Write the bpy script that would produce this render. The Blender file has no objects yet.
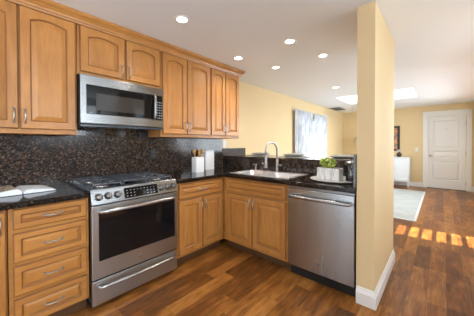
import bpy, bmesh, math, random
from mathutils import Vector, Matrix
random.seed(7)
SC = bpy.context.scene
COL = SC.collection
PI = math.pi

# ------------------------------------------------------------------ camera, world, sun, exposure
cam_d = bpy.data.cameras.new('camera'); cam = bpy.data.objects.new('camera', cam_d); COL.objects.link(cam)
F = 232.5117; YAW = 0.8502; PIT = -0.0121; ROLL = -0.0018
cam_d.sensor_fit = 'HORIZONTAL'; cam_d.sensor_width = 36.0
cam_d.lens = F / 474.0 * 36.0
cam_d.shift_y = -(158.0 - 146.6735) / 474.0
cam_d.clip_start = 0.02; cam_d.clip_end = 200
fw = Vector((math.sin(YAW) * math.cos(PIT), math.cos(YAW) * math.cos(PIT), math.sin(PIT)))
rt = Vector((math.cos(YAW), -math.sin(YAW), 0))
up = rt.cross(fw)
r2 = rt * math.cos(ROLL) + up * math.sin(ROLL); u2 = up * math.cos(ROLL) - rt * math.sin(ROLL)
M3 = Matrix((r2, u2, -fw)).transposed()
cam.matrix_world = Matrix.Translation((-0.5824, -2.6243, 1.276)) @ M3.to_4x4()
SC.camera = cam

W = bpy.data.worlds.new('sky'); SC.world = W; W.use_nodes = True
wn = W.node_tree; wn.nodes.clear()
wo = wn.nodes.new('ShaderNodeOutputWorld'); wb = wn.nodes.new('ShaderNodeBackground')
wb.inputs[0].default_value = (0.78, 0.89, 1.0, 1); wb.inputs[1].default_value = 1.45
wn.links.new(wb.outputs[0], wo.inputs[0])

SC.view_settings.view_transform = 'Standard'; SC.view_settings.look = 'None'
SC.view_settings.gamma = 1.0; SC.view_settings.use_curve_mapping = False
SC.view_settings.exposure = 0.11

def lamp(name, kind, loc, direction, energy, color=(1, 1, 1), **kw):
    d = bpy.data.lights.new(name, kind); d.energy = energy; d.color = color
    for k, v in kw.items(): setattr(d, k, v)
    o = bpy.data.objects.new(name, d); COL.objects.link(o); o.location = loc
    o.rotation_euler = Vector(direction).to_track_quat('-Z', 'Y').to_euler()
    return o
SUN_T = 1.5
lamp('sun', 'SUN', (4, -8, 8), (-0.08, 1.0, -SUN_T), 24.0, (1.0, 0.9, 0.76), angle=0.006)
# daylight and added fill at the window openings (each lamp stands just outside its own pane)
lamp('daylight_kitchen_window', 'AREA', (-1.5, -4.58, 1.55), (0.25, 1, 0.25), 79.2, (0.80, 0.91, 1.0), shape='RECTANGLE', size=1.5, size_y=1.25)
lamp('fill_high_window', 'AREA', (0.85, -4.58, 1.8), (0.0, 1, 0.2), 27.0, (0.80, 0.91, 1.0), shape='RECTANGLE', size=1.2, size_y=0.85)  # added fill for the cabinet fronts
lamp('fill_front_window', 'AREA', (2.4, -3.62, 1.5), (0.1, 1, -.1), 9, (0.84, 0.93, 1.0), shape='RECTANGLE', size=1.2, size_y=1.15)  # added fill for the wing wall
lamp('daylight_side_window', 'AREA', (-2.6, -.95, 1.1), (1, .5, -0.35), 19, (0.85, 0.93, 1.0), shape='RECTANGLE', size=.75, size_y=1.95)
lamp('daylight_patio_window', 'AREA', (5.9, -4.9, 1.5), (-.3, 1, -0.15), 230, (0.82, 0.92, 1.0), shape='RECTANGLE', size=2.6, size_y=1.5)
lamp('daylight_curtain_window', 'AREA', (5.42, 0.3, 1.45), (0, -1, 0), 4, (0.86, 0.93, 1.0), shape='RECTANGLE', size=1.1, size_y=1.0)
lamp('daylight_skylight', 'AREA', (5.67, -1.47, 3.1), (0, 0, -1), 45, (0.95, 0.97, 1.0), shape='RECTANGLE', size=1.1, size_y=1.4)

# added upward fill lamps outside the windows, put in to brighten the ceilings
lamp('ceiling_fill_kitchen', 'AREA', (-1.5, -5.4, .35), (0.1, .9, .42), 400.0, (0.74, 0.88, 1.0), shape='RECTANGLE', size=1.8, size_y=1.0)
lamp('ceiling_fill_high', 'AREA', (.85, -5.3, .9), (-.1, .9, .42), 45.0, (0.82, 0.91, 1.0), shape='RECTANGLE', size=1.4, size_y=.8)
lamp('ceiling_fill_front', 'AREA', (2.5, -4.3, .3), (0, .7, .75), 6.0, (0.82, 0.91, 1.0), shape='RECTANGLE', size=1.4, size_y=.8)
lamp('ceiling_fill_patio', 'AREA', (5.5, -4.3, .2), (-.1, .7, .75), 8, (0.82, 0.91, 1.0), shape='RECTANGLE', size=2.6, size_y=.8)

# ------------------------------------------------------------------ materials
def newmat(name):
    m = bpy.data.materials.new(name); m.use_nodes = True
    nt = m.node_tree; b = nt.nodes['Principled BSDF']
    return m, nt, b
def N(nt, t, **kw):
    n = nt.nodes.new(t)
    for k, v in kw.items(): setattr(n, k, v)
    return n
def plain(name, col, rough=0.5, metal=0.0, noise=0.04, scale=8, coat=0.0, bump=0.0, bscale=60):
    m, nt, b = newmat(name)
    tc = N(nt, 'ShaderNodeTexCoord'); nz = N(nt, 'ShaderNodeTexNoise'); nz.inputs['Scale'].default_value = scale
    nz.inputs['Detail'].default_value = 4
    nt.links.new(tc.outputs['Object'], nz.inputs['Vector'])
    mx = N(nt, 'ShaderNodeMix', data_type='RGBA')
    mx.inputs[6].default_value = (*[c * (1 - noise) for c in col], 1); mx.inputs[7].default_value = (*[min(1, c * (1 + noise)) for c in col], 1)
    nt.links.new(nz.outputs['Fac'], mx.inputs[0]); nt.links.new(mx.outputs[2], b.inputs['Base Color'])
    b.inputs['Roughness'].default_value = rough; b.inputs['Metallic'].default_value = metal
    b.inputs['Coat Weight'].default_value = coat
    if bump:
        n2 = N(nt, 'ShaderNodeTexNoise'); n2.inputs['Scale'].default_value = bscale; n2.inputs['Detail'].default_value = 3
        nt.links.new(tc.outputs['Object'], n2.inputs['Vector'])
        bp = N(nt, 'ShaderNodeBump'); bp.inputs['Strength'].default_value = bump; bp.inputs['Distance'].default_value = 0.004
        nt.links.new(n2.outputs['Fac'], bp.inputs['Height']); nt.links.new(bp.outputs[0], b.inputs['Normal'])
    return m
def wood(name, c1, c2, c3, axis='z', rough=0.38, fine=1.0):
    m, nt, b = newmat(name)
    tc = N(nt, 'ShaderNodeTexCoord'); oi = N(nt, 'ShaderNodeObjectInfo')
    add = N(nt, 'ShaderNodeVectorMath', operation='ADD'); mul = N(nt, 'ShaderNodeVectorMath', operation='SCALE')
    cmb = N(nt, 'ShaderNodeCombineXYZ')
    for i in range(3): nt.links.new(oi.outputs['Random'], cmb.inputs[i])
    nt.links.new(cmb.outputs[0], mul.inputs[0]); mul.inputs['Scale'].default_value = 37.0
    nt.links.new(tc.outputs['Object'], add.inputs[0]); nt.links.new(mul.outputs[0], add.inputs[1])
    mp = N(nt, 'ShaderNodeMapping')
    sc = {'z': (9, 9, 1.1), 'x': (1.1, 9, 9), 'y': (9, 1.1, 9)}[axis]
    mp.inputs['Scale'].default_value = sc
    nt.links.new(add.outputs[0], mp.inputs['Vector'])
    n1 = N(nt, 'ShaderNodeTexNoise'); n1.inputs['Scale'].default_value = 1.0; n1.inputs['Detail'].default_value = 5; n1.inputs['Distortion'].default_value = 1.2
    n2 = N(nt, 'ShaderNodeTexNoise'); n2.inputs['Scale'].default_value = 7.0 * fine; n2.inputs['Detail'].default_value = 4
    n3 = N(nt, 'ShaderNodeTexNoise'); n3.inputs['Scale'].default_value = 4.0; n3.inputs['Detail'].default_value = 3
    nt.links.new(mp.outputs[0], n1.inputs['Vector']); nt.links.new(mp.outputs[0], n2.inputs['Vector']); nt.links.new(add.outputs[0], n3.inputs['Vector'])
    cr = N(nt, 'ShaderNodeValToRGB'); e = cr.color_ramp.elements
    e[0].position = 0.28; e[0].color = (*c1, 1); e[1].position = 0.72; e[1].color = (*c3, 1)
    k = e.new(0.5); k.color = (*c2, 1)
    a1 = N(nt, 'ShaderNodeMath', operation='MULTIPLY_ADD'); a1.inputs[1].default_value = 0.33
    nt.links.new(n2.outputs['Fac'], a1.inputs[0])
    a0 = N(nt, 'ShaderNodeMath', operation='MULTIPLY'); a0.inputs[1].default_value = 0.35; nt.links.new(n1.outputs['Fac'], a0.inputs[0])
    a2 = N(nt, 'ShaderNodeMath', operation='MULTIPLY_ADD'); a2.inputs[1].default_value = 0.34
    nt.links.new(n3.outputs['Fac'], a2.inputs[0]); nt.links.new(a0.outputs[0], a2.inputs[2]); nt.links.new(a2.outputs[0], a1.inputs[2])
    nt.links.new(a1.outputs[0], cr.inputs[0])
    hs = N(nt, 'ShaderNodeHueSaturation'); mr = N(nt, 'ShaderNodeMapRange'); mr.inputs[3].default_value = 0.93; mr.inputs[4].default_value = 1.06
    nt.links.new(oi.outputs['Random'], mr.inputs[0]); nt.links.new(mr.outputs[0], hs.inputs['Value']); nt.links.new(cr.outputs[0], hs.inputs['Color'])
    nt.links.new(hs.outputs[0], b.inputs['Base Color'])
    b.inputs['Roughness'].default_value = rough; b.inputs['Coat Weight'].default_value = 0.15; b.inputs['Coat Roughness'].default_value = 0.2
    return m
def granite(nm='granite', ro=.09, sp_=.5, dim=1.0):
    m, nt, b = newmat(nm)
    b.inputs['Specular IOR Level'].default_value = sp_
    tc = N(nt, 'ShaderNodeTexCoord'); geo = N(nt, 'ShaderNodeNewGeometry')
    nz = N(nt, 'ShaderNodeTexNoise'); nz.inputs['Scale'].default_value = 40; nz.inputs['Detail'].default_value = 3
    nt.links.new(geo.outputs['Position'], nz.inputs['Vector'])
    sc = N(nt, 'ShaderNodeVectorMath', operation='SCALE'); sc.inputs['Scale'].default_value = 0.03; nt.links.new(nz.outputs['Color'], sc.inputs[0])
    ad = N(nt, 'ShaderNodeVectorMath', operation='ADD'); nt.links.new(geo.outputs['Position'], ad.inputs[0]); nt.links.new(sc.outputs[0], ad.inputs[1])
    v = N(nt, 'ShaderNodeTexVoronoi'); v.inputs['Scale'].default_value = 105; nt.links.new(ad.outputs[0], v.inputs['Vector'])
    sp = N(nt, 'ShaderNodeSeparateColor'); nt.links.new(v.outputs['Color'], sp.inputs[0])
    cr = N(nt, 'ShaderNodeValToRGB'); cr.color_ramp.interpolation = 'CONSTANT'; e = cr.color_ramp.elements
    e[0].position = 0; e[0].color = (0.010, 0.009, 0.009, 1); e[1].position = 0.42; e[1].color = (0.045, 0.028, 0.021, 1)
    for p, c in ((0.68, (0.014, 0.013, 0.014)), (0.78, (0.10, 0.055, 0.034)), (0.87, (0.06, 0.052, 0.05)), (0.94, (0.17, 0.11, 0.075))):
        k = e.new(p); k.color = (*c, 1)
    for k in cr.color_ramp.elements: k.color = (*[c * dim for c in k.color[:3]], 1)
    nt.links.new(sp.outputs[0], cr.inputs[0]); nt.links.new(cr.outputs[0], b.inputs['Base Color'])
    b.inputs['Roughness'].default_value = ro
    return m
def floor_mat():
    m, nt, b = newmat('floor_planks')
    geo = N(nt, 'ShaderNodeNewGeometry'); sx = N(nt, 'ShaderNodeSeparateXYZ'); nt.links.new(geo.outputs['Position'], sx.inputs[0])
    def math_(op, a, bb=None, c=None):
        n = N(nt, 'ShaderNodeMath', operation=op)
        for i, q in enumerate((a, bb, c)):
            if q is None: continue
            if isinstance(q, (int, float)): n.inputs[i].default_value = q
            else: nt.links.new(q, n.inputs[i])
        return n.outputs[0]
    Wp, Lp = 0.127, 0.66
    yy = math_('DIVIDE', sx.outputs[1], Wp); row = math_('FLOOR', yy); fy = math_('FRACT', yy)
    wn1 = N(nt, 'ShaderNodeTexWhiteNoise', noise_dimensions='1D'); nt.links.new(row, wn1.inputs['W'])
    xx = math_('ADD', math_('DIVIDE', sx.outputs[0], Lp), math_('MULTIPLY', wn1.outputs['Value'], 7.3))
    ix = math_('FLOOR', xx); fx = math_('FRACT', xx)
    cb = N(nt, 'ShaderNodeCombineXYZ'); nt.links.new(row, cb.inputs[0]); nt.links.new(ix, cb.inputs[1])
    wn2 = N(nt, 'ShaderNodeTexWhiteNoise', noise_dimensions='3D'); nt.links.new(cb.outputs[0], wn2.inputs['Vector'])
    # grain
    off = N(nt, 'ShaderNodeVectorMath', operation='SCALE'); off.inputs['Scale'].default_value = 20; nt.links.new(wn2.outputs['Color'], off.inputs[0])
    ad = N(nt, 'ShaderNodeVectorMath', operation='ADD'); nt.links.new(geo.outputs['Position'], ad.inputs[0]); nt.links.new(off.outputs[0], ad.inputs[1])
    mp = N(nt, 'ShaderNodeMapping'); mp.inputs['Scale'].default_value = (1.6, 14, 1); nt.links.new(ad.outputs[0], mp.inputs['Vector'])
    g = N(nt, 'ShaderNodeTexNoise'); g.inputs['Scale'].default_value = 1.6; g.inputs['Detail'].default_value = 6; g.inputs['Distortion'].default_value = 1.5
    nt.links.new(mp.outputs[0], g.inputs['Vector'])
    mp2 = N(nt, 'ShaderNodeMapping'); mp2.inputs['Scale'].default_value = (4, 9, 1); nt.links.new(ad.outputs[0], mp2.inputs['Vector'])
    g2 = N(nt, 'ShaderNodeTexNoise'); g2.inputs['Scale'].default_value = 1.5; g2.inputs['Detail'].default_value = 2; nt.links.new(mp2.outputs[0], g2.inputs['Vector'])
    t = math_('ADD', math_('MULTIPLY', wn2.outputs['Value'], 0.30), math_('ADD', math_('MULTIPLY', g.outputs['Fac'], 0.50), math_('MULTIPLY', g2.outputs['Fac'], 0.32)))
    cr = N(nt, 'ShaderNodeValToRGB'); e = cr.color_ramp.elements
    e[0].position = 0.33; e[0].color = (0.068, 0.024, 0.006, 1); e[1].position = 0.80; e[1].color = (0.45, 0.20, 0.050, 1)
    k = e.new(0.52); k.color = (0.176, 0.062, 0.014, 1); k = e.new(0.64); k.color = (0.30, 0.115, 0.024, 1)
    nt.links.new(t, cr.inputs[0])
    # seams
    ey = math_('MINIMUM', fy, math_('SUBTRACT', 1.0, fy)); ex = math_('MINIMUM', fx, math_('SUBTRACT', 1.0, fx))
    sy = math_('LESS_THAN', ey, 0.012); sxm = math_('LESS_THAN', ex, 0.0016); s = math_('MAXIMUM', sy, sxm)
    mx = N(nt, 'ShaderNodeMix', data_type='RGBA'); nt.links.new(math_('MULTIPLY', s, 0.6), mx.inputs[0]); nt.links.new(cr.outputs[0], mx.inputs[6]); mx.inputs[7].default_value = (0.04, 0.015, 0.006, 1)
    # knots
    vk = N(nt, 'ShaderNodeTexVoronoi'); vk.inputs['Scale'].default_value = 2.4; nt.links.new(ad.outputs[0], vk.inputs['Vector'])
    kn = N(nt, 'ShaderNodeMapRange'); kn.inputs[1].default_value = 0.03; kn.inputs[2].default_value = 0.09; kn.inputs[3].default_value = 0.7; kn.inputs[4].default_value = 0
    nt.links.new(vk.outputs['Distance'], kn.inputs[0])
    mx2 = N(nt, 'ShaderNodeMix', data_type='RGBA'); nt.links.new(kn.outputs[0], mx2.inputs[0]); nt.links.new(mx.outputs[2], mx2.inputs[6]); mx2.inputs[7].default_value = (0.05, 0.018, 0.007, 1)
    nt.links.new(mx2.outputs[2], b.inputs['Base Color'])
    b.inputs['Roughness'].default_value = 0.3
    b.inputs['Specular IOR Level'].default_value = 0.22
    bp = N(nt, 'ShaderNodeBump'); bp.inputs['Strength'].default_value = 0.18; bp.inputs['Distance'].default_value = 0.003
    nt.links.new(math_('SUBTRACT', g.outputs['Fac'], s), bp.inputs['Height']); nt.links.new(bp.outputs[0], b.inputs['Normal'])
    return m
ANI = 0.25
def steel(name, col=(0.31, 0.315, 0.32), rough=0.28, axis='x', streak=0.12):
    m, nt, b = newmat(name)
    tc = N(nt, 'ShaderNodeTexCoord'); mp = N(nt, 'ShaderNodeMapping')
    mp.inputs['Scale'].default_value = {'x': (1.5, 400, 400), 'z': (400, 400, 1.5), 'b': (14, 14, 0.5)}[axis]
    nt.links.new(tc.outputs['Object'], mp.inputs['Vector'])
    nz = N(nt, 'ShaderNodeTexNoise'); nz.inputs['Scale'].default_value = 1; nz.inputs['Detail'].default_value = 3; nt.links.new(mp.outputs[0], nz.inputs['Vector'])
    mr = N(nt, 'ShaderNodeMapRange'); mr.inputs[3].default_value = rough - streak / 2; mr.inputs[4].default_value = rough + streak / 2
    nt.links.new(nz.outputs['Fac'], mr.inputs[0]); nt.links.new(mr.outputs[0], b.inputs['Roughness'])
    b.inputs['Base Color'].default_value = (*col, 1); b.inputs['Metallic'].default_value = 1
    tg = N(nt, 'ShaderNodeTangent', direction_type='RADIAL', axis='Z'); nt.links.new(tg.outputs[0], b.inputs['Tangent'])
    b.inputs['Anisotropic'].default_value = 0.75; b.inputs['Anisotropic Rotation'].default_value = ANI
    bp = N(nt, 'ShaderNodeBump'); bp.inputs['Strength'].default_value = 0.02; bp.inputs['Distance'].default_value = 0.001
    nt.links.new(nz.outputs['Fac'], bp.inputs['Height']); nt.links.new(bp.outputs[0], b.inputs['Normal'])
    return m
def emit(name, col, s):
    m, nt, b = newmat(name); b.inputs['Base Color'].default_value = (*col, 1)
    b.inputs['Emission Color'].default_value = (*col, 1); b.inputs['Emission Strength'].default_value = s
    return m
def glass(name, tint=(1, 1, 1), gl=0.07):
    m, nt, b = newmat(name); nt.nodes.remove(b); out = nt.nodes['Material Output']
    t = N(nt, 'ShaderNodeBsdfTransparent'); t.inputs[0].default_value = (*tint, 1)
    g = N(nt, 'ShaderNodeBsdfGlossy'); g.inputs['Roughness'].default_value = 0.03
    mx = N(nt, 'ShaderNodeMixShader'); mx.inputs[0].default_value = gl
    nt.links.new(t.outputs[0], mx.inputs[1]); nt.links.new(g.outputs[0], mx.inputs[2]); nt.links.new(mx.outputs[0], out.inputs[0])
    return m
def sheer():
    m, nt, b = newmat('sheer_curtain'); nt.nodes.remove(b); out = nt.nodes['Material Output']
    tc = N(nt, 'ShaderNodeTexCoord'); mp = N(nt, 'ShaderNodeMapping'); mp.inputs['Scale'].default_value = (9, 1, 2.5); nt.links.new(tc.outputs['Object'], mp.inputs['Vector'])
    nz = N(nt, 'ShaderNodeTexNoise'); nz.inputs['Scale'].default_value = 1.6; nz.inputs['Detail'].default_value = 4; nt.links.new(mp.outputs[0], nz.inputs['Vector'])
    cr = N(nt, 'ShaderNodeValToRGB'); e = cr.color_ramp.elements; e[0].position = .4; e[0].color = (0.60, 0.65, 0.72, 1); e[1].position = .62; e[1].color = (0.88, 0.90, 0.94, 1)
    nt.links.new(nz.outputs['Fac'], cr.inputs[0])
    d = N(nt, 'ShaderNodeBsdfDiffuse'); t = N(nt, 'ShaderNodeBsdfTranslucent'); tr = N(nt, 'ShaderNodeBsdfTransparent')
    nt.links.new(cr.outputs[0], d.inputs[0]); nt.links.new(cr.outputs[0], t.inputs[0])
    m1 = N(nt, 'ShaderNodeMixShader'); m1.inputs[0].default_value = 0.2; nt.links.new(d.outputs[0], m1.inputs[1]); nt.links.new(t.outputs[0], m1.inputs[2])
    m2 = N(nt, 'ShaderNodeMixShader'); m2.inputs[0].default_value = 0.08; nt.links.new(m1.outputs[0], m2.inputs[1]); nt.links.new(tr.outputs[0], m2.inputs[2])
    nt.links.new(m2.outputs[0], out.inputs[0])
    return m

MAP1, MAP2, MAP3 = (0.32, 0.122, 0.026), (0.455, 0.192, 0.044), (0.57, 0.27, 0.070)
M = dict(
    wz=wood('maple_upright', MAP1, MAP2, MAP3, 'z'), wx=wood('maple_lengthwise', MAP1, MAP2, MAP3, 'x'),
    wbody=wood('maple_case', MAP1, MAP2, MAP3, 'z', 0.45),
    glaze_shade=plain('brown_glaze_shade', (0.29, 0.12, 0.034), 0.45, noise=0.12, scale=30),
    toe=plain('toe_kick', (0.10, 0.045, 0.018), 0.5),  # brown darkened to hold the shade under the cabinets
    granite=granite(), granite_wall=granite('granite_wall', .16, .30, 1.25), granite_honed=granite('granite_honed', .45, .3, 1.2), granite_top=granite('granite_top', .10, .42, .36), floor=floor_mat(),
    yellow=plain('yellow_wall_paint', (0.78, 0.60, 0.335), 0.65, noise=0.02, scale=2, bump=0.08, bscale=90),
    ceil=plain('ceiling_paint', (0.88, 0.90, 0.91), 0.8, noise=0.01, scale=2, bump=0.12, bscale=70),
    white=plain('white_trim_paint', (0.84, 0.83, 0.80), 0.35, noise=0.015),
    white_cool=plain('white_furniture_paint', (0.78, 0.82, 0.86), 0.4, noise=0.015),
    shaft=plain('skylight_shaft_paint', (0.9, 0.9, 0.9), 0.7, noise=0.01),
    steel=steel('brushed_steel'), steel_v=steel('brushed_steel_broad', (0.42, 0.445, 0.465), 0.25, 'b', 0.16), steel_r=steel('range_steel', (0.46, 0.46, 0.46), 0.3), steel_d=steel('dark_steel', (0.30, 0.30, 0.30), 0.35),
    nickel=plain('brushed_nickel', (0.42, 0.40, 0.38), 0.28, 1.0, noise=0.06, scale=60),
    chrome=plain('satin_chrome', (0.72, 0.72, 0.72), 0.15, 1.0, noise=0.03),
    tray=plain('tray_silver', (0.72, 0.71, 0.69), 0.3, 0.35, noise=.03), sink=plain('sink_steel', (0.78, 0.80, 0.83), 0.27, 0.72, noise=0.04),
    black=plain('black_enamel', (0.085, 0.097, 0.115), 0.14, noise=0.1),
    blackm=plain('black_matte_iron', (0.075, 0.084, 0.10), 0.3, noise=0.15, scale=40),
    blackp=plain('black_plastic', (0.015, 0.015, 0.016), 0.4),
    knob=plain('dark_knob_metal', (0.20, 0.195, 0.19), 0.3, 1.0, noise=0.05), pullm=plain('aged_nickel', (0.46, 0.44, 0.42), 0.3, 1.0, noise=0.1, scale=80),
    bglass=plain('dark_oven_glass', (0.006, 0.006, 0.007), 0.05, noise=0.1),
    bglass2=plain('dark_screen_glass', (0.045, 0.040, 0.037), 0.10, noise=0.1),
    legend=plain('printed_legend', (0.35, 0.37, 0.4), 0.5),
    glass=glass('window_glass'), pglass=glass('press_glass', (0.88, 0.93, 0.97), 0.22),
    sheer=sheer(), lens=emit('lamp_lens', (1.0, 0.96, 0.9), 14.0),
    ceramic=plain('white_ceramic', (0.80, 0.80, 0.80), 0.35, noise=0.02), 
    spoon=wood('pale_wood', (0.40, 0.20, 0.07), (0.58, 0.33, 0.13), (0.66, 0.42, 0.2), 'z', 0.5),
    leaf=plain('leaf_green', (0.24, 0.38, 0.05), 0.45, noise=0.45, scale=25), leaf2=plain('leaf_lime', (0.58, 0.66, 0.14), 0.45, noise=0.3, scale=25),
    soil=plain('soil', (0.03, 0.02, 0.013), 0.9), stone=plain('grey_stoneware', (0.22, 0.22, 0.21), 0.45, noise=0.25, scale=30),
    linen=plain('pale_linen', (0.40, 0.39, 0.35), 0.8, noise=0.2, scale=50),
    paper=plain('white_paper', (0.88, 0.90, 0.93), 0.55, noise=0.02), cover=plain('dark_cover', (0.02, 0.02, 0.022), 0.4),
    rug=plain('pale_rug', (0.44, 0.47, 0.46), 0.95, noise=0.22, scale=5, bump=0.4, bscale=300), rugb=plain('rug_border', (0.60, 0.63, 0.63), 0.95, noise=0.1, scale=40),
    dark=plain('dark_frame_wood', (0.035, 0.03, 0.028), 0.4), outletw=plain('white_plastic', (0.85, 0.85, 0.84), 0.35),
    shade=plain('lamp_shade_cloth', (0.80, 0.74, 0.62), 0.8), grey=plain('vent_grey', (0.20, 0.20, 0.20), 0.6),
    bar=plain('dark_coffee', (0.03, 0.015, 0.01), 0.2), gap=plain('shadow_gap_black', (0.01, 0.01, 0.01), 0.6),
)
def marble():
    m, nt, b = newmat('whitewashed_planter')
    tc = N(nt, 'ShaderNodeTexCoord'); mp = N(nt, 'ShaderNodeMapping'); mp.inputs['Scale'].default_value = (40, 40, 9); nt.links.new(tc.outputs['Object'], mp.inputs['Vector'])
    nz = N(nt, 'ShaderNodeTexNoise'); nz.inputs['Scale'].default_value = 1; nz.inputs['Detail'].default_value = 5; nt.links.new(mp.outputs[0], nz.inputs['Vector'])
    cr = N(nt, 'ShaderNodeValToRGB'); e = cr.color_ramp.elements; e[0].position = .36; e[0].color = (0.58, 0.56, 0.53, 1); e[1].position = .52; e[1].color = (0.88, 0.88, 0.87, 1)
    nt.links.new(nz.outputs['Fac'], cr.inputs[0]); nt.links.new(cr.outputs[0], b.inputs['Base Color']); b.inputs['Roughness'].default_value = .6
    return m
M['planter'] = marble()
for k_ in ('bglass', 'bglass2', 'black'): M[k_].node_tree.nodes['Principled BSDF'].inputs['Specular IOR Level'].default_value = .3
def photo_mat(name, cols, scale):
    m, nt, b = newmat(name)
    tc = N(nt, 'ShaderNodeTexCoord'); nz = N(nt, 'ShaderNodeTexNoise'); nz.inputs['Scale'].default_value = scale; nz.inputs['Detail'].default_value = 2; nz.inputs['Distortion'].default_value = 1.0
    nt.links.new(tc.outputs['Object'], nz.inputs['Vector'])
    cr = N(nt, 'ShaderNodeValToRGB'); e = cr.color_ramp.elements; n = len(cols)
    e[0].position = .3; e[0].color = (*cols[0], 1); e[1].position = .7; e[1].color = (*cols[-1], 1)
    for i in range(1, n - 1):
        k = e.new(.3 + .4 * i / (n - 1)); k.color = (*cols[i], 1)
    nt.links.new(nz.outputs['Fac'], cr.inputs[0]); nt.links.new(cr.outputs[0], b.inputs['Base Color']); b.inputs['Roughness'].default_value = .5
    return m
M['abstract'] = photo_mat('abstract_print', [(0.05, 0.05, 0.07), (0.25, 0.22, 0.22), (0.75, 0.28, 0.08), (0.85, 0.5, 0.25)], 6)
M['page_photo'] = photo_mat('printed_page_photo', [(0.75, 0.75, 0.78), (0.55, 0.38, 0.22), (0.10, 0.10, 0.12), (0.8, 0.6, 0.35)], 20)

# ------------------------------------------------------------------ mesh helpers
class MB:
    def __init__(s): s.bm = bmesh.new(); s.mi = 0
    def quad(s, vs):
        try:
            f = s.bm.faces.new(vs); f.material_index = s.mi; return f
        except ValueError: return None
    def box(s, x0, x1, y0, y1, z0, z1, bev=0.0, seg=2, rot=None, at=None):
        x0, x1 = sorted((x0, x1)); y0, y1 = sorted((y0, y1)); z0, z1 = sorted((z0, z1))
        t = bmesh.new(); r = bmesh.ops.create_cube(t, size=1.0)
        for v in t.verts: v.co = Vector(((x0 + x1) / 2 + v.co.x * (x1 - x0), (y0 + y1) / 2 + v.co.y * (y1 - y0), (z0 + z1) / 2 + v.co.z * (z1 - z0)))
        if bev > 0: bmesh.ops.bevel(t, geom=t.edges[:], offset=min(bev, min(x1 - x0, y1 - y0, z1 - z0) * 0.45), segments=seg, affect='EDGES', profile=0.5)
        if rot is not None:
            c = Vector(at) if at else Vector(((x0 + x1) / 2, (y0 + y1) / 2, (z0 + z1) / 2))
            bmesh.ops.transform(t, matrix=Matrix.Translation(c) @ rot @ Matrix.Translation(-c), verts=t.verts)
        s.merge(t); return s
    def merge(s, t):
        mp = {}
        for v in t.verts: mp[v] = s.bm.verts.new(v.co)
        for f in t.faces:
            try:
                g = s.bm.faces.new([mp[v] for v in f.verts]); g.material_index = s.mi; g.smooth = f.smooth
            except ValueError: pass
        t.free()
    def lathe(s, prof, c=(0, 0, 0), seg=32, smooth=True, axis='z', caps=True, rot=None):
        c = Vector(c); rings = []
        R = rot or {'z': Matrix.Identity(3), 'y': Matrix.Rotation(PI / 2, 3, 'X'), 'x': Matrix.Rotation(PI / 2, 3, 'Y')}[axis]
        for r, z in prof:
            rings.append([s.bm.verts.new(c + R @ Vector((r * math.cos(2 * PI * k / seg), r * math.sin(2 * PI * k / seg), z))) for k in range(seg)])
        for a, b in zip(rings, rings[1:]):
            for k in range(seg):
                f = s.quad([a[k], a[(k + 1) % seg], b[(k + 1) % seg], b[k]])
                if f: f.smooth = smooth
        if caps: s.quad(rings[0][::-1]); s.quad(rings[-1])
        return s
    def tube(s, pts, r, seg=10, caps=True, flat=1.0):
        pts = [Vector(p) for p in pts]; n = len(pts); rs = r if isinstance(r, (list, tuple)) else [r] * n
        rings = []; prev = None
        for i, p in enumerate(pts):
            d = (pts[min(i + 1, n - 1)] - pts[max(i - 1, 0)]).normalized()
            if prev is None:
                a = Vector((0, 0, 1)) if abs(d.z) < 0.9 else Vector((1, 0, 0)); u = d.cross(a).normalized()
            else: u = (prev - d * prev.dot(d)).normalized()
            prev = u; w = d.cross(u)
            rings.append([s.bm.verts.new(p + (u * math.cos(2 * PI * k / seg) + w * flat * math.sin(2 * PI * k / seg)) * rs[i]) for k in range(seg)])
        for a, b in zip(rings, rings[1:]):
            for k in range(seg):
                f = s.quad([a[k], a[(k + 1) % seg], b[(k + 1) % seg], b[k]])
                if f: f.smooth = True
        if caps: s.quad(rings[0][::-1]); s.quad(rings[-1])
        return s
    def loops(s, loops, fill_last=True, fill_first=True, mats=None, smooth=False):
        L = [[s.bm.verts.new(Vector(p)) for p in lp] for lp in loops]; n = len(L[0])
        for i, (a, b) in enumerate(zip(L, L[1:])):
            if mats: s.mi = mats[i]
            for k in range(n):
                f = s.quad([a[k], a[(k + 1) % n], b[(k + 1) % n], b[k]])
                if f: f.smooth = smooth
        s.mi = mats[-1] if mats else s.mi
        if fill_last: s.quad(L[-1])
        if fill_first: s.quad(L[0][::-1])
        return s
    def extrude_profile(s, prof, path, closed=False):
        # prof: (out, z) pairs; path: list of (x, y) points with outward direction on the right-hand side of travel, mitred
        rows = []
        for i, p in enumerate(path):
            p = Vector(p); dirs = []
            if i > 0: dirs.append((p - Vector(path[i - 1])).normalized())
            if i < len(path) - 1: dirs.append((Vector(path[i + 1]) - p).normalized())
            ns = [Vector((d.y, -d.x)) for d in dirs]
            n = ns[0] if len(ns) == 1 else (ns[0] + ns[1]) / (1 + ns[0].dot(ns[1]))
            rows.append([s.bm.verts.new((p.x + n.x * o, p.y + n.y * o, z)) for o, z in prof])
        m = len(prof)
        for a, b in zip(rows, rows[1:]):
            for k in range(m): s.quad([a[k], a[(k + 1) % m], b[(k + 1) % m], b[k]])
        s.quad(rows[0][::-1]); s.quad(rows[-1])
        return s
    def build(s, name, mat, parent=None, smooth=None):
        bmesh.ops.recalc_face_normals(s.bm, faces=s.bm.faces)
        me = bpy.data.meshes.new(name); s.bm.to_mesh(me); s.bm.free()
        for m in (mat if isinstance(mat, (list, tuple)) else [mat]): me.materials.append(m)
        o = bpy.data.objects.new(name, me); COL.objects.link(o)
        if parent is not None: o.parent = parent
        if smooth: 
            for p in me.polygons: p.use_smooth = True
        return o
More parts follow.
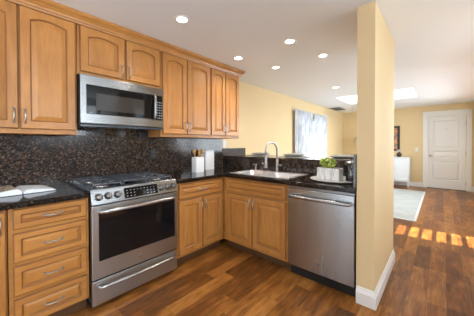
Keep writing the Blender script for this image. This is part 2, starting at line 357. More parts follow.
def tag(o, label=None, cat=None, group=None, kind=None):
    if label: o['label'] = label
    if cat: o['category'] = cat
    if group: o['group'] = group
    if kind: o['kind'] = kind
    return o
def thing(name, loc, label, cat, group=None, rz=0.0):
    o = bpy.data.objects.new(name, None); o.empty_display_size = 0.05; COL.objects.link(o)
    o.location = loc; o.rotation_euler = (0, 0, rz)
    return tag(o, label, cat, group)
def structure(name, loc=(0, 0, 0)):
    o = bpy.data.objects.new(name, None); o.empty_display_size = 0.05; COL.objects.link(o); o.location = loc
    o['kind'] = 'structure'; return o
def S(o): o['kind'] = 'structure'; return o
def copy_tree(o, parent=None):
    c = o.copy(); COL.objects.link(c)
    if parent is not None: c.parent = parent
    for ch in list(o.children): copy_tree(ch, c)
    return c

# ------------------------------------------------------------------ room shell
H = 2.36
XL, XR, YB, YK, YF, XJ = -2.4, 8.1, 0.0, -4.4, -3.35, 1.6
S(MB().box(XL - .12, XR + .12, YK - .12, .12, -.1, 0).build('floor', M['floor']))
SKX0, SKX1, SKY0, SKY1 = 5.1, 6.25, -2.2, -0.75
m = MB()
m.box(XL - .12, XJ, YK - .12, .12, H, H + .1); m.box(XJ, SKX0, YF - .12, .12, H, H + .1); m.box(SKX1, XR + .12, YF - .12, .12, H, H + .1)
m.box(SKX0, SKX1, YF - .12, SKY0, H, H + .1); m.box(SKX0, SKX1, SKY1, .12, H, H + .1)
S(m.build('ceiling', M['ceil']))
sk = structure('window_5', ((SKX0 + SKX1) / 2, (SKY0 + SKY1) / 2, H))
hx, hy = (SKX1 - SKX0) / 2, (SKY1 - SKY0) / 2
m = MB(); 
for a in ((-hx - .03, -hx, -hy - .03, hy + .03), (hx, hx + .03, -hy - .03, hy + .03), (-hx, hx, -hy - .03, -hy), (-hx, hx, hy, hy + .03)): m.box(*a, .101, .55)
m.build('skylight_shaft', M['shaft'], sk)
m = MB(); m.box(-hx, hx, -hy, hy, .50, .51); m.build('pane', M['glass'], sk)

def wall_with_holes(name, axis, pos, thick, a0, a1, holes, mat):
    """wall in the plane axis=pos; a runs along the other axis; holes = (a0,a1,z0,z1)"""
    m = MB(); cuts = sorted(holes); cur = a0
    def bx(p0, p1, z0, z1):
        if p1 - p0 < 1e-4 or z1 - z0 < 1e-4: return
        if axis == 'y': m.box(p0, p1, pos, pos + thick, z0, z1)
        else: m.box(pos, pos + thick, p0, p1, z0, z1)
    for h in cuts:
        bx(cur, h[0], 0, H); bx(h[0], h[1], 0, h[2]); bx(h[0], h[1], h[3], H); cur = h[1]
    bx(cur, a1, 0, H)
    return S(m.build(name, mat))
W1 = (4.84, 5.31, 0.9, 1.95); W9 = (5.52, 6.10, 0.9, 1.95)
wall_with_holes('wall_back', 'y', 0.0, .12, XL - .12, XR + .12, [W1, W9], M['yellow'])
wall_with_holes('wall_right', 'x', XR, .12, YF, 0.0, [(-3.13, -2.325, 0, 2.045)], M['yellow'])
FW = (1.8, 3.0, .95, 2.1); GD = (3.46, 3.94, 0.10, 2.02); BW = (4.12, 7.0, 0.75, 2.05)
wall_with_holes('wall_front', 'y', YF, -.12, XJ - .12, XR + .12, [FW, GD, BW], M['yellow'])
KW = (-2.28, -0.72, 0.95, 2.2); HW = (.25, 1.45, 1.36, 2.23)
wall_with_holes('wall_front_kitchen', 'y', YK, -.12, XL - .12, XJ, [KW, HW], M['ceil'])
wall_with_holes('wall_jog', 'x', XJ, -.12, YK, YF - .12, [], M['ceil'])
LW = (-1.35, -.55, 0.05, 2.1)
wall_with_holes('wall_left', 'x', XL, -.12, YK, 0.0, [LW], M['ceil'])
S(MB().box(-.5, -.4, YK, -3.2, 0, H).build('wall_light_block', M['ceil']))  # unseen stub added to keep kitchen window light off the wing wall
# wing wall closing the peninsula
CX0, CX1, CY0, CY1 = 1.452, 2.405, -2.243, -2.115
S(MB().box(CX0, CX1, CY0, CY1, 0, H, .002, 1).build('wall_wing', M['yellow']))

BB = [(0, 0), (.016, 0), (.016, .095), (.013, .098), (.013, .104), (.009, .114), (.006, .124), (.006, .132), (0, .134)]
def baseboard(name, path): return S(MB().extrude_profile(BB, path).build(name, M['white']))
baseboard('baseboard_wing', [(CX1, CY1), (CX0, CY1 )][:0] + [(CX0, CY1 - .002), (CX0, CY0), (CX1, CY0), (CX1, CY1)])
def bb_flip(name, path): return baseboard(name, path)
bb_flip('baseboard_right', [(XR, -.0), (XR, -2.218)])
bb_flip('baseboard_right_corner', [(XR, -3.232), (XR, YF)])
bb_flip('baseboard_back', [(2.66, 0), (XR - .017, 0)])
bb_flip('baseboard_front', [(XR - .017, YF), (3.97, YF)])
bb_flip('baseboard_front_pier', [(3.43, YF), (XJ, YF)])
bb_flip('baseboard_left', [(XL, YK), (XL, 0)])

def window(name, axis, pos, a0, a1, z0, z1, frame=.05, depth=.12, bars_z=(), bars_a=(), casing=True, barw=.03, sgn=1, side=1):
    """sgn: direction from room face into the wall"""
    w = structure(name, ((a0 + a1) / 2, pos, z0) if axis == 'y' else (pos, (a0 + a1) / 2, z0))
    A = (a1 - a0) / 2; Z = z1 - z0
    def bx(m, p0, p1, d0, d1, zz0, zz1):
        if axis == 'y': m.box(p0, p1, d0 * sgn, d1 * sgn, zz0, zz1)
        else: m.box(d0 * sgn, d1 * sgn, p0, p1, zz0, zz1)
    m = MB()
    bx(m, -A, -A + frame, .03, .09, 0, Z); bx(m, A - frame, A, .03, .09, 0, Z); bx(m, -A + frame, A - frame, .03, .09, 0, frame); bx(m, -A + frame, A - frame, .03, .09, Z - frame, Z)
    for z in bars_z: bx(m, -A + frame, A - frame, .045, .075, z - z0 - barw / 2, z - z0 + barw / 2)
    for a in bars_a: bx(m, a - (a0 + a1) / 2 - barw / 2, a - (a0 + a1) / 2 + barw / 2, .045, .075, frame, Z - frame)
    m.build('window_frame', M['white'], w)
    m = MB(); bx(m, -A + frame, A - frame, .058, .062, frame, Z - frame); m.build('pane', M['glass'], w)
    if casing:
        m = MB(); c = .07
        bx(m, -A - c, -A, -.015, 0, -c if z0 > .3 else -z0, Z + c); bx(m, A, A + c, -.015, 0, -c if z0 > .3 else -z0, Z + c); bx(m, -A, A, -.015, 0, Z, Z + c)
        if z0 > .3: bx(m, -A - c - .02, A + c + .02, -.05, 0, -c - .0, -c + .025)
        m.build('casing', M['white'], w)
    return w
window('window_1', 'y', 0.0, *W1, sgn=1, casing=False)
window('window_9', 'y', 0.0, *W9, sgn=1, casing=False)
zb = [0.27 + .225 * k for k in range(0, 8)]
pit = .225
window('window_2', 'y', YF, *GD, frame=.01, bars_z=[GD[2] + .05 + pit * k for k in range(0, 9)], barw=.03, sgn=-1)
wb3 = window('window_3', 'y', YF, *BW, bars_a=(5.08, 6.04), sgn=-1)
window('window_4', 'y', YK, *KW, bars_a=(-1.5,), sgn=-1)
window('window_fill_7', 'y', YK, *HW, bars_a=(.85,), sgn=-1)  # unseen high window, added to light the cabinet fronts
window('window_fill_8', 'y', YF, *FW, bars_a=(2.4,), sgn=-1)  # unseen window, added to light the right face of the wing wall
S(MB().box(1.62, 3.2, YF - .125, YF - 1.25, 2.12, 2.16, .005, 1).build('trim_sun_block_1', M['white']))     # unseen canopy added to keep the sun off window_fill_8
S(MB().box(4.07, 7.2, YF - .125, YF - 1.3, 2.12, 2.16, .005, 1).build('trim_sun_block_2', M['white']))     # added sun blocker, out of view above window_3
window('window_6', 'x', XL, *LW, bars_a=(), sgn=-1)
# curtains on window_1
def curtain(x0, x1, label):
    m = MB(); nx, nz = 90, 10; z0, z1 = .06, 2.065; rows = []
    ph = random.random() * 6
    for j in range(nz + 1):
        z = z0 + (z1 - z0) * j / nz; row = []
        for i in range(nx + 1):
            u = i / nx; x = (x1 - x0) * (u - .5)
            y = .022 * math.sin(u * 2 * PI * 8 + ph + .5 * math.sin(j * .6)) * (.7 + .3 * math.sin(u * 9))
            row.append(m.bm.verts.new((x, y, z)))
        rows.append(row)
    for a, b in zip(rows, rows[1:]):
        for i in range(nx):
            f = m.quad([a[i], a[i + 1], b[i + 1], b[i]]); f.smooth = True
    root = thing('sheer_curtain', ((x0 + x1) / 2, -.08, 0), label, 'curtain', 'sheer curtains at the living room window')
    c = m.build('drape', M['sheer'], root)
    sm = c.modifiers.new('thick', 'SOLIDIFY'); sm.thickness = .0015
    for k in range(8):
        g = MB()
        x = (x1 - x0) * ((k + .5) / 8 - .5); pts = [(x, .018 * math.cos(t), 2.085 + .018 * math.sin(t)) for t in [2 * PI * q / 12 for q in range(13)]]
        g.tube(pts, .0025, 6, caps=False); g.build('curtain_ring', M['white'], root)
curtain(4.375, 5.355, 'sheer blue-white curtain hanging on the left side of the living room window, nearer the kitchen')
curtain(5.475, 6.355, 'sheer blue-white curtain on the right side of the living room window, nearer the corner')
r = thing('curtain_rod', (5.365, -.08, 2.085), 'thin white curtain rod along the top of the sheer curtains', 'rod')
MB().tube([(-1.02, 0, 0), (1.02, 0, 0)], .009).build('rod', M['white'], r)
for s in (-1, 1):
    MB().lathe([(.004, -.02), (.018, -.012), (.018, .012), (.004, .02)], (s * 1.035, 0, 0), 16, axis='x').build('finial', M['white'], r)
    MB().box(s * 1.0 - .006, s * 1.0 + .006, .008, .079, -.012, .0).build('bracket', M['white'], r)

# ------------------------------------------------------------------ the white panelled door in the right wall
d = structure('door_1', (XR, -2.7275, 0))
def rect_loop(a0, a1, z0, z1, x): return [(x, a0, z0), (x, a1, z0), (x, a1, z1), (x, a0, z1)]
m = MB()
Dh, dw = 2.035, .397
px = .03  # slab face depth behind the wall face
panels = [(1.155, 1.93), (1.0, 1.09), (0.27, 0.80)]
panels = [(1.14, 1.925), (.86, 1.05), (.25, .78)]
stx = .11
# slab built of rails and stiles with sunk panels
m.box(px, px + .04, -dw, -dw + stx, .008, Dh); m.box(px, px + .04, dw - stx, dw, .008, Dh)
zs = [.008] + [q for p in sorted(panels) for q in p] + [Dh]
for a, b in zip(zs[0::2], zs[1::2]): m.box(px, px + .04, -dw + stx, dw - stx, a, b)
m.build('door_slab', M['white'], d)
for z0, z1 in panels:
    a0, a1 = -dw + stx, dw - stx; q = MB()
    L = [rect_loop(a0 + i, a1 - i, z0 + i, z1 - i, x) for i, x in ((0, px + .002), (.012, px + .016), (.02, px + .016), (.055, px + .004))]
    q.loops(L, fill_first=False); q.build('door_panel', M['white'], d)
m = MB(); c = .1025
m.box(-.022, 0, -.4025 - c, -.4025, 0, 2.045, .004, 1); m.box(-.022, 0, .4025, .4025 + c, 0, 2.045, .004, 1)
m.box(-.026, 0, -.4025 - c, .4025 + c, 2.045, 2.17, .004, 1); m.box(-.036, 0, -.4025 - c - .012, .4025 + c + .012, 2.17, 2.19, .004, 1)
m.build('casing', M['white'], d)
MB().box(0, .11, -.4015, .4015, 0, .012).build('threshold', M['dark'], d)
k = MB().lathe([(.028, 0), (.028, .006), (.012, .01), (.011, .035), (.026, .045), (.03, .06), (.022, .072), (.003, .076)], (px - .0, .335, .93), 24, rot=Matrix.Rotation(-PI / 2, 3, 'Y')).build('door_knob', M['nickel'], d)
for z in (.2, 1.02, 1.83): MB().tube([(px - .006, -.4, z - .05), (px - .006, -.4, z + .05)], .008).build('hinge', M['nickel'], d)
MB().lathe([(.012, 0), (.012, .004), (.004, .005)], (px, 0, 1.68), 16, rot=Matrix.Rotation(-PI / 2, 3, 'Y')).build('peephole', M['nickel'], d)
MB().box(.075, .1, -.39, .39, .013, 2.03).build('outer_backing', M['white'], d)

# ------------------------------------------------------------------ cabinetry
def arch_loop(w, h, inset_s, inset_b, inset_t, rise, y, n=12):
    x0, x1, z0 = inset_s, w - inset_s, inset_b; zt = h - inset_t; pts = []
    pts += [(x0 + (x1 - x0) * i / n, y, z0) for i in range(n)]
    pts += [(x1, y, z0 + (zt - rise - z0) * i / 4) for i in range(4)]
    for i in range(n):
        u = i / n; sft = 1 - (2 * u - 1) ** 2
        sh = max(0.0, (1 - abs(2 * u - 1)) / .999)
        pts.append((x1 - (x1 - x0) * u, y, zt - rise + rise * math.sqrt(max(0, min(1, sft))) * 1.0 if False else zt - rise + rise * sft))
    pts += [(x0, y, zt - rise - (zt - rise - z0) * i / 4) for i in range(4)]
    return pts
def raised(name, w, h, mat, parent, loc, arch=0.0, st=.056, t=.022):
    """raised-panel front: x 0..w, z 0..h, back y=0, face y=-t"""
    m = MB()
    if min(w, h) < .25: st = .036
    o = lambda i, y, rise=0.0: arch_loop(w, h, i, i, i, rise, y)
    r = arch
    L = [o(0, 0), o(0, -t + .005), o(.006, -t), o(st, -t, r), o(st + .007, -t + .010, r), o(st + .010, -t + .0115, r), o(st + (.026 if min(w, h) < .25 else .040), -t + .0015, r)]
    m.loops(L, mats=[1, 1, 0, 1, 1, 0, 0])  # glaze in the grooves; outer edges browned to paint the shadow around each front
    ob = m.build(name, [mat, M['glaze_shade']], parent); ob.location = loc
    return ob
def pull(parent, x, z, vertical=True, L=.1, y=-.022, mat=None):
    m = MB(); n = 14; pts = []
    for i in range(n + 1):
        u = i / n; a = (u - .5) * L; b = y - .010 - .020 * math.sin(PI * u) ** .6
        wv = .0015 * math.sin(u * PI * 6)
        pts.append((x + (wv if vertical else a), b, z + (a if vertical else wv)))
    rs = [.0042 + .0016 * math.sin(PI * i / n) for i in range(n + 1)]
    m.tube(pts, rs, 8)
    for s in (-.5, .5):
        c = (x + (0 if vertical else s * L), y + .001, z + (s * L if vertical else 0))
        m.lathe([(.0085, 0), (.0085, .004), (.005, .007), (.005, .013)], c, 12, rot=Matrix.Rotation(PI / 2, 3, 'X'))
    return m.build('handle', mat or M['pullm'], parent)
G = .0015
def upper(name, x0, x1, z0, z1, doors, label, depth=.33, rail_b=.034, rail_t=.0, arch=.027, hz=None, group='maple wall cabinets'):
    """doors: list of (door x0, x1, handle side)"""
    t = thing(name, (x0, 0, z0), label, 'cabinet', group)
    w, h = x1 - x0, z1 - z0
    m = MB(); m.box(G, w - G, -.012 , -depth, 0, h)
    m.build('case', M['wbody'], t)
    for a, b, side in doors:
        dz0, dz1 = rail_b, h - .085
        dr = raised('door', b - a, dz1 - dz0, M['wz'], t, (a - x0, -depth, dz0), arch=arch)
        hx_ = (b - a) - .026 if side == 'r' else .026
        pull(dr, hx_, hz if hz else .092)
    return t
UB, UT = 1.355, 2.36
D2 = .33
upper('wall_cabinet', -1.3 - .06, -.72, UB, UT, [(-1.35, -1.042, 'r'), (-1.038, -.73, 'l')], 'tall maple wall cabinet at the left end of the run, mostly beyond the left edge')
upper('wall_cabinet', -.72, 0.0, UB, UT, [(-.708, -.361, 'r'), (-.352, -.012, 'l')], 'tall two-door maple wall cabinet left of the microwave, above the open book')
upper('wall_cabinet', 0.002, .768, 1.868, UT, [(.022, .386, 'r'), (.402, .756, 'l')], 'short two-door maple wall cabinet directly above the microwave', rail_b=.024, arch=.027, hz=.075)
upper('wall_cabinet', .77, 1.49, UB, UT, [(.790, 1.110, 'r'), (1.116, 1.484, 'l')], 'tall two-door maple wall cabinet just right of the microwave')
upper('wall_cabinet', 1.492, 2.07, UB, UT, [(1.502, 1.766, 'r'), (1.774, 2.058, 'l')], 'narrower two-door maple wall cabinet at the right end, above the white outlet')
# crown along the top of the cabinets
cp = [(0, 2.275), (.006, 2.275), (.010, 2.288), (.018, 2.292), (.022, 2.305), (.040, 2.325), (.052, 2.335), (.060, 2.348), (.060, 2.3585), (0, 2.3585)]
m = MB(); m.extrude_profile(cp, [(-1.36, -D2 - .0215), (2.0715, -D2 - .0215), (2.0715, -.014)][::1])
tag(m.build('crown_molding', M['wx']), 'maple crown molding running along the tops of the wall cabinets under the ceiling', 'molding')

def base_cab(name, loc, rz, w, fronts, label, depth=.607, toe=True, group='maple base cabinets', toe_l=0.0, case_top=.874):
    """fronts: (kind, x0, x1, z0, z1, handle) in local frame, x along the run, front at -y"""
    t = thing(name, loc, label, 'cabinet', group, rz)
    m = MB(); th = .018
    m.box(G, w - G, -.012 , -depth + .022, .1, .118)                       # floor of the case
    m.box(G, th, -.012, -depth + .022, .118, case_top); m.box(w - th, w - G, -.012, -depth + .022, .118, case_top); m.box(th, w - th, -.012, -.03, .118, case_top)
    m.build('case', M['wbody'], t)
    # face frame: one slab with openings behind the fronts
    m = MB(); m.box(G, w - G, -depth + .02, -depth, .1, case_top, .001, 1); m.build('face_frame', M['wx'], t)
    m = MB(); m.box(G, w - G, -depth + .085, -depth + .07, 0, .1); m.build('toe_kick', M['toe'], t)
    for f in fronts:
        kind, a, b, z0, z1, hnd = f
        ob = raised('drawer' if kind == 'drawer' else ('false_front' if kind == 'false' else 'door'), b - a, z1 - z0, M['wx'] if kind != 'door' else M['wz'], t, (a, -depth, z0), st=.056)
        W_, H_ = b - a, z1 - z0
        if hnd == 'c': pull(ob, W_ / 2, H_ / 2, False, .1)
        elif hnd == 'r': pull(ob, W_ - .026, H_ - .085)
        elif hnd == 'l': pull(ob, .026, H_ - .085)
    return t
base_cab('base_cabinet', (-1.1, 0, 0), 0, .655, [('door', .02, .32, .125, .70, 'r'), ('door', .325, .648, .125, .862, 'r')], 'maple base cabinet at the far left edge, beyond the four drawers')
base_cab('drawer_cabinet', (-.443, 0, 0), 0, .441, [('drawer', .022, .423, .738, .866, 'c'), ('drawer', .022, .423, .528, .712, 'c'), ('drawer', .022, .423, .318, .502, 'c'), ('drawer', .022, .423, .112, .292, 'c')], 'maple base cabinet with four stacked drawers, left of the range')
base_cab('base_cabinet', (.77, 0, 0), 0, .695, [('drawer', .030, .645, .706, .858, 'c'), ('door', .030, .337, .126, .690, 'r'), ('door', .345, .645, .126, .690, 'l')], 'maple base cabinet with one drawer over two doors, right of the range')
PD = .607
base_cab('sink_base_cabinet', (2.05, -.6075, 0), -PI / 2, .892, [('false', .065, .868, .712, .858, None), ('door', .065, .450, .126, .690, 'r'), ('door', .458, .868, .126, .690, 'l')], 'maple sink base cabinet with wide blank front over two doors, under the sink', depth=.582)
# corner filler
# ------------------------------------------------------------------ stone
CT0, CT1 = .876, .914
def slab(m, x0, x1, y0, y1, z0=CT0, z1=CT1, bev=.006): m.box(x0, x1, y0, y1, z0, z1, bev, 2)
m = MB(); slab(m, -1.12, -.004, -.012, -.648)
tag(m.build('countertop', M['granite_top']), 'dark speckled granite countertop left of the range, under the open book', 'countertop')
# right countertop, L-shaped with sink cut-out
SX0, SX1, SY0, SY1 = 1.535, 2.015, -1.445, -.665
XF = 1.432; XB = 2.045; YE = -2.112
m = MB(); bm = m.bm
xs = [.768, XF, SX0, SX1, XB]; ys = [-.012, -.645, SY0, SY1, YE]
ys = sorted([-.012, -.645, SY1, SY0, YE])
vt = {}
def V(x, y, z):
    k = (round(x, 4), round(y, 4), z)
    if k not in vt: vt[k] = bm.verts.new((x, y, z))
    return vt[k]
def filled(i, j):
    x = (xs[i] + xs[i + 1]) / 2; y = (ys[j] + ys[j + 1]) / 2
    if not (x > XF or y > -.645): return False
    if SX0 < x < SX1 and SY0 < y < SY1: return False
    return True
for i in range(len(xs) - 1):
    for j in range(len(ys) - 1):
        if not filled(i, j): continue
        a, b, c, e = xs[i], xs[i + 1], ys[j], ys[j + 1]
        m.quad([V(a, c, CT1), V(b, c, CT1), V(b, e, CT1), V(a, e, CT1)]); m.quad([V(a, c, CT0), V(a, e, CT0), V(b, e, CT0), V(b, c, CT0)])
        for (di, dj, p, q) in ((-1, 0, (a, c), (a, e)), (1, 0, (b, c), (b, e)), (0, -1, (a, c), (b, c)), (0, 1, (a, e), (b, e))):
            ii, jj = i + di, j + dj
            if 0 <= ii < len(xs) - 1 and 0 <= jj < len(ys) - 1 and filled(ii, jj): continue
            m.quad([V(*p, CT0), V(*q, CT0), V(*q, CT1), V(*p, CT1)])
o = tag(m.build('countertop', M['granite_top']), 'L-shaped dark granite countertop around the corner, holding the sink', 'countertop')
bv = o.modifiers.new('ease', 'BEVEL'); bv.width = .006; bv.segments = 2; bv.limit_method = 'ANGLE'
tag(MB().box(-1.36, 2.0412, -.0005, -.011, CT1 - .04, 1.3605).build('backsplash', M['granite_wall']), 'full height dark speckled granite backsplash behind the range', 'backsplash')
tag(MB().box(2.0425, 2.612, -.001, -.02, 1.092, 1.203, .002, 1).build('backsplash', M['granite_honed']), 'short granite upstand against the yellow wall at the bar end', 'backsplash')
tag(MB().box(-.0, .768, -.0005, -.011, 1.361, 1.8).build('backsplash', M['granite']), 'dark granite panel on the wall directly behind the microwave', 'backsplash')
# pony wall, its stone facing, the raised bar top
S(MB().box(2.066, 2.19, -.001, CY1, 0, 1.054).build('wall_pony', M['yellow']))
tag(MB().box(2.046, 2.065, -.013, CY1 + .001, CT1 - .03, 1.054).build('backsplash', M['granite']), 'long granite splash behind the sink and faucet on the peninsula', 'backsplash')
tag(MB().box(2.042, 2.612, -.021, CY1 + .001, 1.055, 1.091, .006, 2).build('bar_top', M['granite']), 'raised granite bar ledge along the peninsula behind the faucet', 'countertop')
tag(MB().box(1.435, 2.04, CY1 + .001, CY1 + .02, CT1, 1.19, .002, 1).build('backsplash', M['granite']), 'thin granite side splash standing against the yellow wing wall', 'backsplash')

# ------------------------------------------------------------------ range
rg = thing('gas_range', (0.003, 0, 0), 'stainless steel slide-in gas range with black grates, between the drawers and the corner cabinets', 'range')
RW = .756
MB().box(.002, RW - .002, -.02, -.615, .06, .905).build('body', M['steel_d'], rg)
MB().box(.01, RW - .01, -.05, -.58, 0, .06).build('plinth', M['blackp'], rg)
MB().box(0, RW, -.015, -.60, .906, .918, .003, 1).build('cooktop', M['black'], rg)
MB().box(0.01, RW - .01, -.015, -.045, .9185, .935, .003, 1).build('rear_trim', M['steel_r'], rg)
# control panel: wedge
m = MB(); P0 = [(-.600, .925), (-.645, .925), (-.672, .905), (-.672, .893), (-.655, .812), (-.600, .812)]
P0 = [(-.600, .927), (-.632, .927), (-.668, .812), (-.600, .812)]
m.loops([[(x, y, z) for y, z in P0] for x in (0.0, RW)])
cp_ = m.build('control_panel', M['steel'], rg); b_ = cp_.modifiers.new('b', 'BEVEL'); b_.width = .004; b_.segments = 2
pn = Vector((0, -(.927 - .812), -.036)); nrm = Vector((0, -.954, .299)); upv = Vector((0, .299, .954))
def onpanel(x, s): return Vector((x, -.668, .812)) + upv * s
def rot_panel(): return Matrix((Vector((1, 0, 0)), upv, Vector((1, 0, 0)).cross(upv))).transposed()
RP = Matrix((Vector((1, 0, 0)), upv, nrm)).transposed()
for x in (.052, .120, .190, .580, .645, .708):
    k = MB().lathe([(.029, 0), (.029, .004), (.024, .006), (.023, .026), (.021, .03), (.004, .031)], onpanel(x, .058), 28, rot=RP).build('knob', M['knob'], cp_)
    q = MB(); c = onpanel(x, .058) + nrm * .031
    t = bmesh.new(); bmesh.ops.create_cube(t, size=1); 
    for v in t.verts: v.co = c + RP @ Vector((v.co.x * .008, v.co.y * .042, v.co.z * .012))
    q.merge(t); q.build('knob_grip', M['knob'], k)
def panel_slab(mb, x0, x1, s0, s1, d0, d1):
    t = bmesh.new(); bmesh.ops.create_cube(t, size=1)
    for v in t.verts: v.co = onpanel((x0 + x1) / 2 + v.co.x * (x1 - x0), (s0 + s1) / 2 + v.co.y * (s1 - s0)) + nrm * ((d0 + d1) / 2 + v.co.z * (d1 - d0))
    mb.merge(t)
q = MB(); panel_slab(q, .243, .542, .014, .100, 0, .003); disp = q.build('display', M['bglass'], rg)
for i in range(9):
    for j in range(3):
        if 3 <= i <= 5 and j < 2: continue
        q = MB(); panel_slab(q, .262 + i * .030, .262 + i * .030 + .010, .028 + j * .024, .033 + j * .024, .003, .0034); q.build('key', M['legend'], disp)
# oven door
m = MB(); m.box(.003, RW - .003, -.617, -.652, .236, .800, .004, 2); od = m.build('oven_door', M['steel_r'], rg)
MB().box(.050, RW - .030, -.6525, -.6555, .372, .744, .0015, 1).build('oven_window', M['bglass'], od)
MB().box(.003, RW - .003, -.6165, -.645, .802, .811).build('door_gap', M['gap'], rg)
m = MB(); pts = [(.055, -.652, .752), (.058, -.685, .758), (.09, -.705, .76)] + [(.055 + (RW - .11) * u, -.706 - .006 * math.sin(PI * u), .76) for u in (.1, .3, .5, .7, .9)] + [(RW - .09, -.705, .76), (RW - .058, -.685, .758), (RW - .055, -.652, .752)]
m.tube(pts, .0125, 12, flat=1.15); m.build('handle', M['steel_r'], od)
MB().lathe([(.017, 0), (.017, .002), (.014, .003)], (RW * .5, -.652, .30), 24, rot=Matrix.Rotation(PI / 2, 3, 'X')).build('round_badge', M['nickel'], od)
m = MB(); m.box(.003, RW - .003, -.617, -.650, .035, .222, .004, 2); dr = m.build('warming_drawer', M['steel_r'], rg)
MB().box(.003, RW - .003, -.6165, -.64, .223, .235).build('drawer_gap', M['gap'], rg)
m = MB(); pts = [(.05, -.650, .175), (.052, -.672, .178)] + [(.055 + (RW - .11) * u, -.685 - .012 * math.sin(PI * u), .178 - .0 * u) for u in [0.02 + .96 * k / 12 for k in range(13)]] + [(RW - .052, -.672, .178), (RW - .05, -.650, .175)]
m.tube(pts, .012, 12); m.build('handle', M['steel_r'], dr)
# burners
for x, y, r in ((.13, -.17, .042), (.13, -.46, .05), (.63, -.17, .038), (.63, -.46, .048), (.378, -.30, .055)):
    bn = MB().lathe([(r * 1.15, .0), (r * 1.15, .006), (r, .012), (r * .9, .014)], (x, y, .919), 28).build('burner', M['chrome'], rg)
    MB().lathe([(r * .82, .0), (r * .86, .006), (r * .8, .010), (.003, .011)], (x, y, .9335), 28).build('burner_cap', M['blackm'], bn)
def grate(x0, x1):
    m = MB(); y0, y1, zt = -.055, -.585, .958; b = .011
    for x in (x0, x1 - b): m.box(x, x + b, y0, y1, zt - .012, zt, .003, 1)
    for y in (y0, (y0 + y1) / 2 + b / 2, y1 + b): m.box(x0, x1, y, y - b, zt - .012, zt, .003, 1)
    xm = (x0 + x1) / 2
    for yc in (-.17, -.46):
        for a, bb in ((x0, xm - .03), (xm + .03, x1)): m.box(a, bb, yc - b / 2, yc + b / 2, zt - .012, zt, .003, 1)
        for a, bb in ((yc + .03, yc + .12), (yc - .03, yc - .12)): m.box(xm - b / 2, xm + b / 2, a, bb, zt - .012, zt, .003, 1)
    for x in (x0, x1 - b):
        for y in (y0, (y0 + y1) / 2 + b / 2, y1 + b): m.box(x, x + b, y, y - b, .919, zt - .006)
    return m.build('grate', M['blackm'], rg)
grate(.02, .255); grate(.500, .738)
m = MB(); m.box(.268, .488, -.07, -.575, .952, .960, .003, 1)
for x in (.272, .478): m.box(x, x + .007, -.07, -.575, .960, .966, .002, 1)
for x in (.275, .475):
    for y in (-.08, -.565): m.box(x - .004, x + .006, y - .005, y + .005, .919, .953)
for k in range(9): m.box(.285 + k * .0215, .289 + k * .0215, -.1, -.545, .960, .9625)
m.build('griddle', M['blackm'], rg)

# ------------------------------------------------------------------ microwave
mw = thing('microwave', (0.004, 0, 1.425), 'stainless over-the-range microwave with dark glass door, hung under the short cabinet', 'microwave')
MB().box(.0, .757, -.014, -.375, .018, .438, .002, 1).build('body', M['blackp'], mw)
MB().box(.004, .752, -.02, -.392, .0, .0175, .002, 1).build('vent_underside', M['black'], mw)
m = MB(); m.box(0, .757, -.376, -.410, .024, .43, .005, 2); fd = m.build('front', M['steel'], mw)
MB().box(.042, .660, -.4105, -.414, .105, .351, .003, 1).build('door_glass', M['bglass'], fd)
MB().box(.115, .540, -.4142, -.4150, .142, .284, .0004, 1).build('mesh_screen', M['bglass2'], fd)
kp = MB().box(.664, .742, -.4105, -.414, .098, .351, .003, 1).build('keypad', M['bglass'], mw)
for i in range(3):
    for j in range(7): MB().box(.676 + i * .022, .688 + i * .022, -.4142, -.4146, .115 + j * .027, .124 + j * .027).build('key', M['legend'], kp)
m = MB(); pts = [(.642, -.412, .105), (.642, -.438, .112), (.642, -.446, .135)] + [(.642, -.448, .16 + .17 * u) for u in (0, .5, 1)] + [(.642, -.438, .345), (.642, -.412, .352)]
m.tube(pts, .0115, 12); m.build('handle', M['steel'], fd)
MB().lathe([(.015, 0), (.015, .002), (.012, .003)], (.392, -.410, .388), 24, rot=Matrix.Rotation(PI / 2, 3, 'X')).build('round_badge', M['nickel'], fd)
q = MB(); q.box(.06, .09, -.4142, -.4146, .116, .1195); q.build('small_legend', M['legend'], fd)

# ------------------------------------------------------------------ dishwasher
dw_ = thing('dishwasher', (2.04, -1.502, 0), 'stainless steel dishwasher with bar handle at the peninsula end by the yellow wing wall', 'dishwasher', rz=-PI / 2)
MB().box(.004, .604, -.02, -.565, .1, .868).build('body', M['blackp'], dw_)
MB().box(.004, .604, -.10, -.535, 0, .1).build('toe_panel', M['gap'], dw_)
m = MB(); m.box(.003, .601, -.567, -.598, .106, .850, .006, 3); dd = m.build('door', M['steel_v'], dw_)
MB().box(.003, .601, -.566, -.590, .852, .872, .002, 1).build('control_edge', M['steel_d'], dw_)
m = MB(); pts = [(.03, -.598, .782), (.032, -.628, .782)] + [(.04 + .524 * u, -.640 - .006 * math.sin(PI * u), .782) for u in (0, .1, .3, .5, .7, .9, 1)] + [(.572, -.628, .782), (.574, -.598, .782)]
m.tube(pts, .0135, 12, flat=1.1); m.build('handle', M['steel'], dd)
MB().lathe([(.016, 0), (.016, .002), (.013, .003)], (.300, -.598, .20), 24, rot=Matrix.Rotation(PI / 2, 3, 'X')).build('round_badge', M['steel_d'], dd)
q = MB()
for k in range(5): q.box(.10 + k * .025, .115 + k * .025, -.5982, -.5986, .825, .829)
q.build('small_legend', M['steel_d'], dd)

